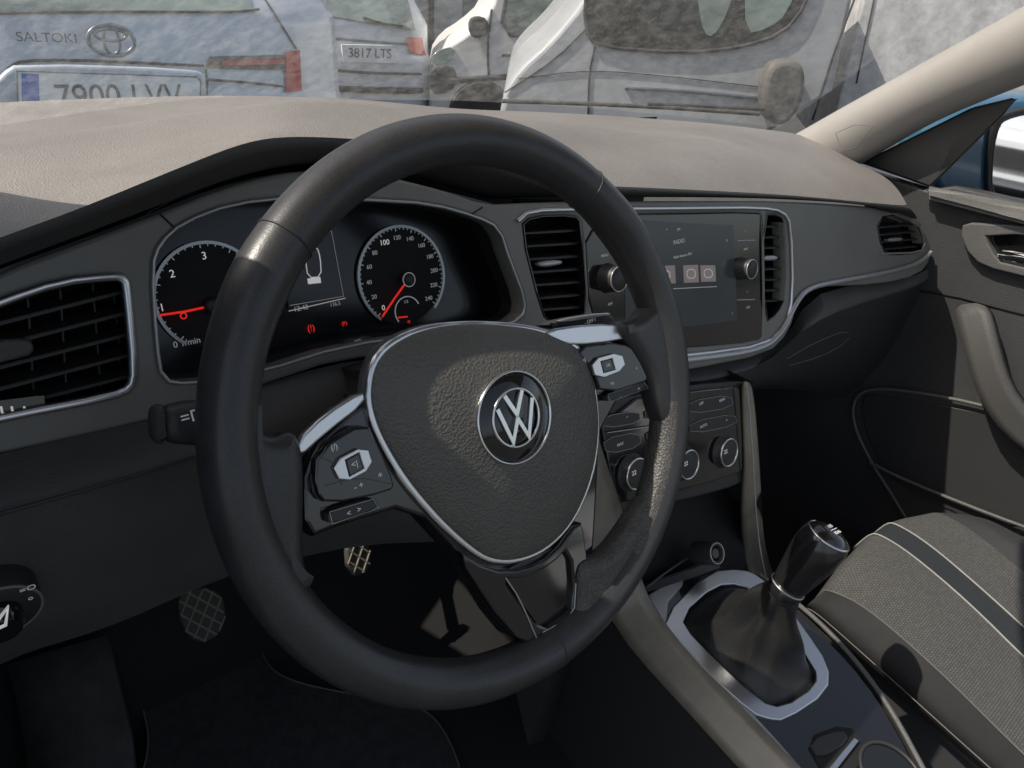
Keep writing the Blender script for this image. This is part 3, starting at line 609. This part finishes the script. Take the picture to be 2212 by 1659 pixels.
plate('sun_blocking_wing',[(-.14,.28),(-.08,1.30),(.12,1.36),(.45,1.20),(.75,1.06),(1.7,.88),(1.75,.3)],Fr((-.36,0,0),(0,1,0),(0,0,1)),0,.02,'blue',CB,bev=.002,sm=0,uv=True)  # unseen side panel, added and raised above wing height to block sun from footwell
A_=aty(1085,218,.83); B_=aty(1640,246,.55)
tube('wiper_blade',[A_,A_.lerp(B_,.5)+V((0,0,.004)),B_],.004,'rubber',CB,sm=1); tube('wiper_arm',[A_.lerp(B_,.55)+V((0,0,.008)),aty(1652,236,.55)],.0035,'black',CB,sm=0)
grid('floor_pan',[[V((x,y,z)) for x in (-.55,-.2,.2,.6,1.03)] for y,z in ((-.9,.315),(.42,.315),(.50,.36),(.72,.62),(.74,1.0))],'deep',CB)
FF=Fr((0,0,.325),(1,0,0),(0,1,0))
FMt=thing('floor_mat','dark carpet floor mat with stitched edge below the pedals','floor mat',(0,.2,.325))
mo=pp(300,1700,325,1600,305,1520,315,1455,370,1420,430,1395,490,1365,520,1340,560,1370,570,1430,620,1470,760,1500,900,1520,960,1570,1010,1700,900,1900,300,1900)
plate('carpet_pad',mo,FF,0.004,.008,'carpet',FMt,bev=.002,sm=2)
line('stitched_edge',mo,FF,.005,.0012,'matedge',FMt,True,2)
FR_=[[atz(20,1435,.43),atz(120,1405,.43),atz(235,1375,.43)],[atz(40,1500,.40),atz(150,1490,.40),atz(258,1480,.40)],[atz(60,1600,.355),atz(170,1600,.355),atz(285,1590,.355)],[atz(80,1760,.325),atz(190,1760,.325),atz(300,1740,.325)]]
fo_=grid('footrest',FR_,'carpet2',None,sub=0,thick=.02); fo_['label']='grey carpeted footrest at the left of the footwell'; fo_['category']='footrest'
def pedal(label,c,fr,outl):
    P_=thing('pedal',label,'pedal',c)
    pd=plate('pedal_pad',outl,fr,0,.012,'rubber',P_,bev=.003,sm=1)
    us=chaikin([fr.px(x,y) for x,y in outl],1)
    def inside(u,v):
        c=False; n=len(us)
        for i in range(n):
            a=us[i];b=us[i-1]
            if (a[1]>v)!=(b[1]>v) and u<(b[0]-a[0])*(v-a[1])/(b[1]-a[1])+a[0]: c=not c
        return c
    cu0=sum(a for a,_ in us)/len(us); cv0=sum(b for _,b in us)/len(us)
    for s in (-1,1):
        for k in range(-6,7):
            seg=[]
            for j in range(61):
                t=-.06+.12*j/60; u=cu0+t+k*.0165; v=cv0+s*t*1.25
                if inside(u,v): seg.append(fr.w(u,v,.0005))
            if len(seg)>3: tube('tread',[seg[0],seg[-1]],.0013,'tread',pd,sm=0)
    tube('pedal_arm',[fr.w(cu0,cv0+.01,-.012),fr.w(cu0+.01,cv0+.12,-.08),fr.w(cu0+.01,cv0+.3,-.06)],.008,'deep',P_)
FPd=tilt((0,.40,.5),35)
pedal('clutch pedal with diamond pattern rubber pad, the left one',FPd.p(433,1325),FPd,pp(380,1288,420,1268,470,1274,488,1305,486,1350,458,1385,422,1388,392,1358))
pedal('narrow pedal with diamond pattern pad seen below the steering column',FPd.p(775,1208),FPd,pp(748,1176,760,1168,795,1168,803,1200,800,1228,775,1245,752,1240))

# ================================================================ OUTSIDE
M['car_silver']=mat('silver_car',(.50,.56,.62),.35,.25,coat=.5,var=.12,vscale=3)
M['car_white']=mat('white_car',(.66,.68,.70),.4,coat=.4)
M['van_white']=mat('white_van',(.55,.55,.54),.5,var=.06,vscale=2)
M['van_grey']=mat('grey_van',(.36,.37,.38),.4,coat=.3,var=.14,vscale=3,bump=.2,bscale=30)
M['wrap']=mat('dusty_side',(.5,.5,.5),.5,bump=1,bscale=18,var=.3,vscale=14)
M['wglass']=mat('car_glass',(.03,.032,.028),.08,coat=1,var=.6,vscale=3)
M['wglass2']=mat('pale_glass',(.16,.21,.19),.10,coat=1,var=.5,vscale=2)
M['lamp']=mat('lamp_red',(.45,.008,.012),.2,coat=1)
M['lampo']=mat('lamp_orange',(.60,.05,.02),.25,coat=1)
M['ptext']=mat('plate_text',(.05,.06,.08),.6)
M['plate']=mat('plate_white',(.8,.82,.82),.4)
M['pblue']=mat('plate_blue',(.02,.12,.5),.4)
M['seam']=mat('panel_gap',(.02,.02,.022),.7)
M['wall']=mat('render_wall',(.45,.44,.42),.9,var=.12,vscale=1.5,bump=.5,bscale=20)
M['brown']=mat('dusty_brown',(.10,.093,.085),.8,var=.4,vscale=20)
M['asph']=mat('asphalt',(.06,.06,.058),.95,bump=1,bscale=60,var=.25,vscale=5)
M['chrome2']=mat('grey_chrome',(.20,.22,.25),.3,.8)
def YT(x,z,y0=2.385,xc=.41,hw=.86,zb=.98,sl=1.0,tap=.25):
    u=min(1.08,abs(x-xc)/(hw-max(0,min(z,1.6)-zb)*tap)); y=y0+.30*max(0,u-.55)**2.2*3.0
    z=max(-.5,min(z,1.7))
    y+= max(0,z-zb)*sl*.75+ .25*max(0,z-zb)**2
    if z<.70: y-=.06*min(1,(.70-z)/.03)
    y+=.04*(max(0,z-.7)/.3)
    return y
def hit(x,y,fn,off=0,y0=3):
    yy=y0
    for _ in range(40):
        p=aty(x,y,yy); yy=.5*yy+.5*(fn(p.x,p.z)-off)
    return aty(x,y,yy)
def patch(name,c4,fn,off,m,parent,n=10,y0=2.5):
    a,b,c,d=[V(q) for q in c4]
    rows=[[hit(*(a.lerp(b,i/n).lerp(d.lerp(c,i/n),j/n)),fn,off,y0) for i in range(n+1)] for j in range(n+1)]
    return grid(name,rows,m,parent)
def sline(name,px,fn,off,r,m,parent,y0=2.5):
    q=chaikin([tuple(p) for p in px],2,False)
    return tube(name,[hit(x,y,fn,off,y0) for x,y in q],r,m,parent,sm=0)
TY=thing('hatchback_car','silver blue hatchback parked right in front, seen from its rear','car',(.41,3.5,-.1),'parked cars seen through the windscreen')
rows=[]
for i in range(41):
    z=.1+1.32*i/40; r=[]
    for k in range(41):
        x=.41+(-1+2*k/40)*(.86-max(0,z-.98)*.25); r.append(V((x,YT(x,z),z)))
    L=r[0];R=r[-1]
    rows.append([V((L.x-.01,6.2,z)),V((L.x-.01,L.y+.5,z))]+r+[V((R.x+.01,R.y+.5,z)),V((R.x+.01,6.2,z))])
grid('body',rows,'car_silver',TY)
patch('rear_window',[(-120,-160),(505,-160),(545,22),(-120,25)],YT,.006,'wglass2',TY,12)
sline('wiper_line',pp(-60,30,200,24,500,27,560,20),YT,.01,.004,'seam',TY)
FT=Fr((.41,2.33,.8),(1,0,0),(0,0,1))
plate('number_plate_recess',pp(-40,215,5,160,40,138,420,150,450,165,445,330,-20,330),FT,.0,.03,'car_silver',TY,bev=.01,sm=1)
np_=plate('number_plate',pp(36,153,425,166,436,176,430,262,40,250),FT,.006,.006,'plate',TY,bev=.002,sm=0)
plate('plate_band',pp(46,158,84,160,86,250,48,248),FT,.0068,.001,'pblue',np_,bev=.0002,sm=0)
line('plate_border',pp(36,153,425,166,434,176,430,262,40,250),FT,.007,.0022,'ptext',np_,True,0)
text('plate_text','7900 LVV',FT,262,212,.0072,.105,'ptext',np_,sx=.88)
def ell(name,cx,cy,a,b,r,par,mx):
    rows=[[mx@V((cx+(a+r*cos(2*pi*k/10))*cos(t),cy+(b+r*cos(2*pi*k/10))*sin(t),.02+r*.7*sin(2*pi*k/10))) for k in range(10)] for t in [2*pi*i/60 for i in range(61)]]
    return grid(name,rows,'chrome2',par,closed=True)
FT2=Fr((.41,2.36,.9),(1,0,0),(0,0,1)); mxT=FT2.m(.0)@Matrix.Translation((*FT2.px(241,88,.02),0))
e1=ell('emblem',0,0,.064,.043,.0065,TY,mxT); ell('emblem_oval',0,.0,.022,.039,.005,e1,mxT); ell('emblem_oval',0,.016,.044,.016,.005,e1,mxT)
text('dealer_lettering','SALTOKI',FT2,102,82,.012,.036,'ptext',TY,sx=1.1)
patch('tail_light_housing',[(455,122),(620,118),(622,152),(445,148)],YT,.008,'gloss',TY,10)
patch('tail_light',[(618,112),(648,108),(652,196),(618,200)],YT,.010,'lamp',TY,8)
patch('tail_light',[(480,132),(614,128),(614,138),(478,141)],YT,.012,'lamp',TY,8)
sline('panel_gap',pp(560,-20,600,40,640,105),YT,.004,.003,'seam',TY)
sline('panel_gap',pp(445,150,450,190,440,230),YT,.004,.003,'seam',TY)
sline('panel_gap',pp(0,185,10,150,60,125,440,142),YT,.004,.004,'seam',TY)
sline('bumper_edge',pp(450,172,560,180,650,192),YT,.004,.004,'seam',TY)
def Y2(x,z): return YT(x,z+.42,6.6,3.72,.88,.98,1.0,.25)
C2=thing('hatchback_car','white hatchback with orange red tail lights parked further back, seen from its rear','car',(3.7,7.8,-.5),'parked cars seen through the windscreen')
rows=[]
for i in range(41):
    z=-.45+1.75*i/40; r=[]
    for k in range(31):
        x=3.72+(-1+2*k/30)*(.88-max(0,z+.42-.98)*.25); r.append(V((x,Y2(x,z),z)))
    rows.append([V((r[0].x-.01,10.5,z))]+r+[V((r[-1].x+.01,10.5,z))])
grid('body',rows,'car_white',C2)
patch('rear_window',[(622,-120),(850,-120),(898,66),(700,32)],Y2,.03,'wglass2',C2,10,7)
patch('tail_light',[(572,32),(640,26),(705,75),(600,64)],Y2,.03,'lampo',C2,8,7)
patch('tail_light',[(878,80),(912,82),(920,120),(885,112)],Y2,.03,'lampo',C2,8,7)
F2=Fr((3.7,6.52,.3),(1,0,0),(0,0,1))
n2=plate('number_plate',pp(738,96,848,98,862,137,742,134),F2,.0,.02,'plate',C2,bev=.003,sm=0)
text('plate_text','3817 LTS',F2,800,116,.004,.12,'ptext',n2,sx=1.05)
sline('wiper_blade',pp(785,38,830,52,868,56),Y2,.05,.012,'seam',C2,7)
sline('bumper_line',pp(640,140,700,150,800,158,910,160),Y2,.03,.012,'seam',C2,7)
sline('bumper_line',pp(660,182,700,190,800,195,910,196),Y2,.03,.03,'seam',C2,7)
sline('crease',pp(700,82,800,90,880,95),Y2,.01,.01,'chrome2',C2,7)
FV1=facing(34,8.3,.5)
V1=thing('delivery_van','white van parked side on behind the grey van, black mirror on its door','van',FV1.w(.5,-1,-.8),'vans seen through the windscreen')
plate('body',pp(925,300,930,150,960,105,1010,75,1060,30,1085,-60,1110,-200,1500,-200,1500,300),FV1,0,1.8,'van_white',V1,bev=.03,sm=1)
plate('side_window',pp(1080,72,1098,-30,1110,-80,1195,-80,1200,60,1170,85),FV1,.01,.02,'wglass2',V1,bev=.003,sm=1)
line('window_seal',pp(1080,72,1098,-30,1110,-80,1195,-80,1200,60,1170,85),FV1,.012,.02,'seam',V1,True,1)
plate('wing_mirror',pp(1012,45,1030,35,1055,42,1058,75,1030,85,1014,75),FV1,.15,.14,'seam',V1,bev=.02,sm=1)
line('door_gap',pp(1062,20,1052,110,1060,220),FV1,.004,.012,'seam',V1,sm=1); line('door_gap',pp(1085,120,1140,118,1190,112),FV1,.004,.012,'seam',V1,sm=1)
line('side_moulding',pp(975,175,1060,168,1100,166),FV1,.01,.03,'seam',V1,sm=1)
plate('grille',pp(928,150,975,140,990,165,975,200,930,205),FV1,.02,.03,'seam',V1,bev=.005,sm=1)
plate('headlight',pp(935,112,985,98,975,135,932,142),FV1,.02,.02,'wglass2',V1,bev=.005,sm=1)
lathe('wheel',[(.0001,.03),(.2,.03),(.22,.05),(.34,.05),(.36,-.02),(.36,-.2)],FV1.m(0)@Matrix.Translation((*FV1.px(1040,250),0)),'rubber',V1)
FG=facing(41,3.1,1)
V2=thing('cargo_van','large grey van parked close on the right with a dusty wing mirror','van',FG.w(1.5,-1.1,-.8),'vans seen through the windscreen')
plate('body',pp(1070,330,1085,205,1120,150,1185,92,1262,0,1310,-90,1400,-200,1900,-260,1770,330),FG,0,1.7,'van_grey',V2,bev=.02,sm=1)
plate('side_window',pp(1268,-60,1780,-120,1738,10,1690,70,1600,100,1480,112,1290,98,1265,60),FG,.006,.02,'wglass',V2,bev=.003,sm=1)
line('window_seal',pp(1268,-60,1780,-120,1742,10,1692,73,1600,103,1480,115,1287,101,1262,60),FG,.008,.007,'seam',V2,True,1)
plate('seat_seen_through_glass',pp(1500,-60,1600,-60,1560,60,1520,90),FG,.008,.004,'wglass2',V2,bev=.001,sm=2)
plate('quarter_glass',pp(1610,-60,1735,-60,1700,30,1660,62,1610,74),FG,.008,.004,'wglass2',V2,bev=.001,sm=1)
line('panel_gap',pp(1285,100,1272,160,1270,260),FG,.003,.003,'seam',V2,sm=1); line('panel_gap',pp(1120,170,1270,150,1450,165,1660,190),FG,.003,.002,'seam',V2)
line('panel_gap',pp(1090,200,1200,128,1268,60),FG,.003,.003,'seam',V2,sm=1)
plate('wing_mirror',pp(1660,150,1680,132,1720,130,1742,150,1740,210,1715,260,1680,276,1650,250,1648,190),FG,.10,.1,'brown',V2,bev=.02,sm=2)
line('trim_strip',pp(1350,190,1480,196,1640,212),FG,.006,.006,'chrome2',V2,sm=1)
FG2=facing(52,3.6,1)
V3=thing('box_trailer','pale dusty trailer side with crinkled reflections at the right of the windscreen','trailer',FG2.w(1.5,-1.1,-.8))
plate('side_panel',pp(1782,330,1870,-20,1905,-150,2700,-300,2700,200,1900,420),FG2,0,1.6,'wrap',V3,bev=.01,sm=0)
line('panel_gap',pp(1755,260,1800,120,1860,-40),FG,.004,.004,'seam',V3,sm=0)
line('panel_gap',pp(1850,180,1900,-60),FG2,.004,.003,'seam',V3,sm=0)
FWl=Fr((5,12,1),(1,0,0),(0,0,1))
W_=thing('building','pale rendered building wall with shutter behind the parked vehicles','building',(5,12,-.8))
plate('wall',[(-14,-2.5),(12,-2.5),(12,7),(-14,7)],FWl,0,.4,'wall',W_,bev=.01,sm=0,uv=True)
plate('shutter',pp(1000,60,1004,-140,1060,-140,1050,80),FWl,.02,.03,'chrome2',W_,bev=.003,sm=0)
line('door_frame',pp(932,-100,932,120),FWl,.03,.05,'seam',W_,sm=0)
WC=thing('parked_car','white car reflected in the passenger door mirror','car',(3.9,-4.3,0))
dx=V((.85,.53,0)); dy=V((.53,-.85,0)); o_=V((3.75,-4.0,0))
def q(u,v,z): return o_+dx*u+dy*v+V((0,0,z))
hull('body',[q(s*.85,0,.25) for s in(-1,1)]+[q(s*.88,0,.62) for s in(-1,1)]+[q(s*.82,.9,.86) for s in(-1,1)]+[q(s*.85,4,.9) for s in(-1,1)]+[q(s*.85,4,.25) for s in(-1,1)],'car_white',WC,.06)
hull('cabin',[q(s*.80,.95,.86) for s in(-1,1)]+[q(s*.58,1.65,1.38) for s in(-1,1)]+[q(s*.58,3.1,1.40) for s in(-1,1)]+[q(s*.78,3.8,.9) for s in(-1,1)],'wglass',WC,.03)
hull('roof',[q(s*.60,1.6,1.37) for s in(-1,1)]+[q(s*.60,3.1,1.39) for s in(-1,1)]+[q(s*.55,1.75,1.44) for s in(-1,1)]+[q(s*.55,3.0,1.45) for s in(-1,1)],'car_white',WC,.02)
for s in(-1,1):
    hull('headlight',[q(s*.85,-.01,.60),q(s*.5,-.02,.56),q(s*.85,-.01,.70),q(s*.5,.06,.66),q(s*.86,.25,.72)],'wglass2',WC,.005)
    lathe('wheel',[(.0001,.1),(.3,.1),(.33,.06),(.33,-.1),(.0001,-.1)],Matrix.Translation(q(s*.80,.7,.33))@Matrix(((dx.x,0,dy.x,0),(dx.y,0,dy.y,0),(0,1,0,0),(0,0,0,1)))@Matrix.Rotation(pi/2,4,'Y'),'rubber',WC,24)
hull('grille',[q(s*.45,-.03,z) for s in(-1,1) for z in (.38,.52)]+[q(s*.45,.0,.45) for s in (-1,1)],'seam',WC,.003)
gx=60
g=grid('ground',[[V((x,y,-.02-(.065*y if y>0 else 0))) for x in (-gx,-5,0,5,gx)] for y in (-gx,-5,0,3,8,14,gx*3)],'asph'); g['kind']='structure'
# ================================================================ LIGHT
az=radians(-62); el=radians(49)
sd=V((sin(az)*cos(el),cos(az)*cos(el),sin(el)))
sun=bpy.data.lights.new('sun','SUN'); sun.energy=5; sun.angle=radians(.5); sun.color=(1,.93,.82)
so_=bpy.data.objects.new('sun',sun); COL.objects.link(so_); so_.rotation_euler=sd.to_track_quat('Z','Y').to_euler(); so_.location=(0,0,5)
w=bpy.data.worlds.new('World'); scn.world=w; w.use_nodes=True; nt=w.node_tree; bg=nt.nodes['Background']
sk=nt.nodes.new('ShaderNodeTexSky'); sk.sky_type='NISHITA'; sk.sun_disc=False; sk.sun_elevation=el; sk.sun_rotation=az; sk.dust_density=3
hsv=nt.nodes.new('ShaderNodeHueSaturation'); hsv.inputs['Saturation'].default_value=.6
nt.links.new(sk.outputs[0],hsv.inputs['Color']); nt.links.new(hsv.outputs[0],bg.inputs[0]); bg.inputs[1].default_value=.15
scn.view_settings.view_transform='Standard'; scn.view_settings.look='None'; scn.view_settings.exposure=0
cam=bpy.data.cameras.new('cam'); co=bpy.data.objects.new('camera',cam); COL.objects.link(co)
cam.sensor_width=36; cam.sensor_fit='HORIZONTAL'; cam.lens=F/2212*36; cam.clip_start=.01; cam.clip_end=500
co.matrix_world=Matrix.Translation(CAM)@Matrix((Xc,Yc,Zc)).to_4x4()
scn.camera=co
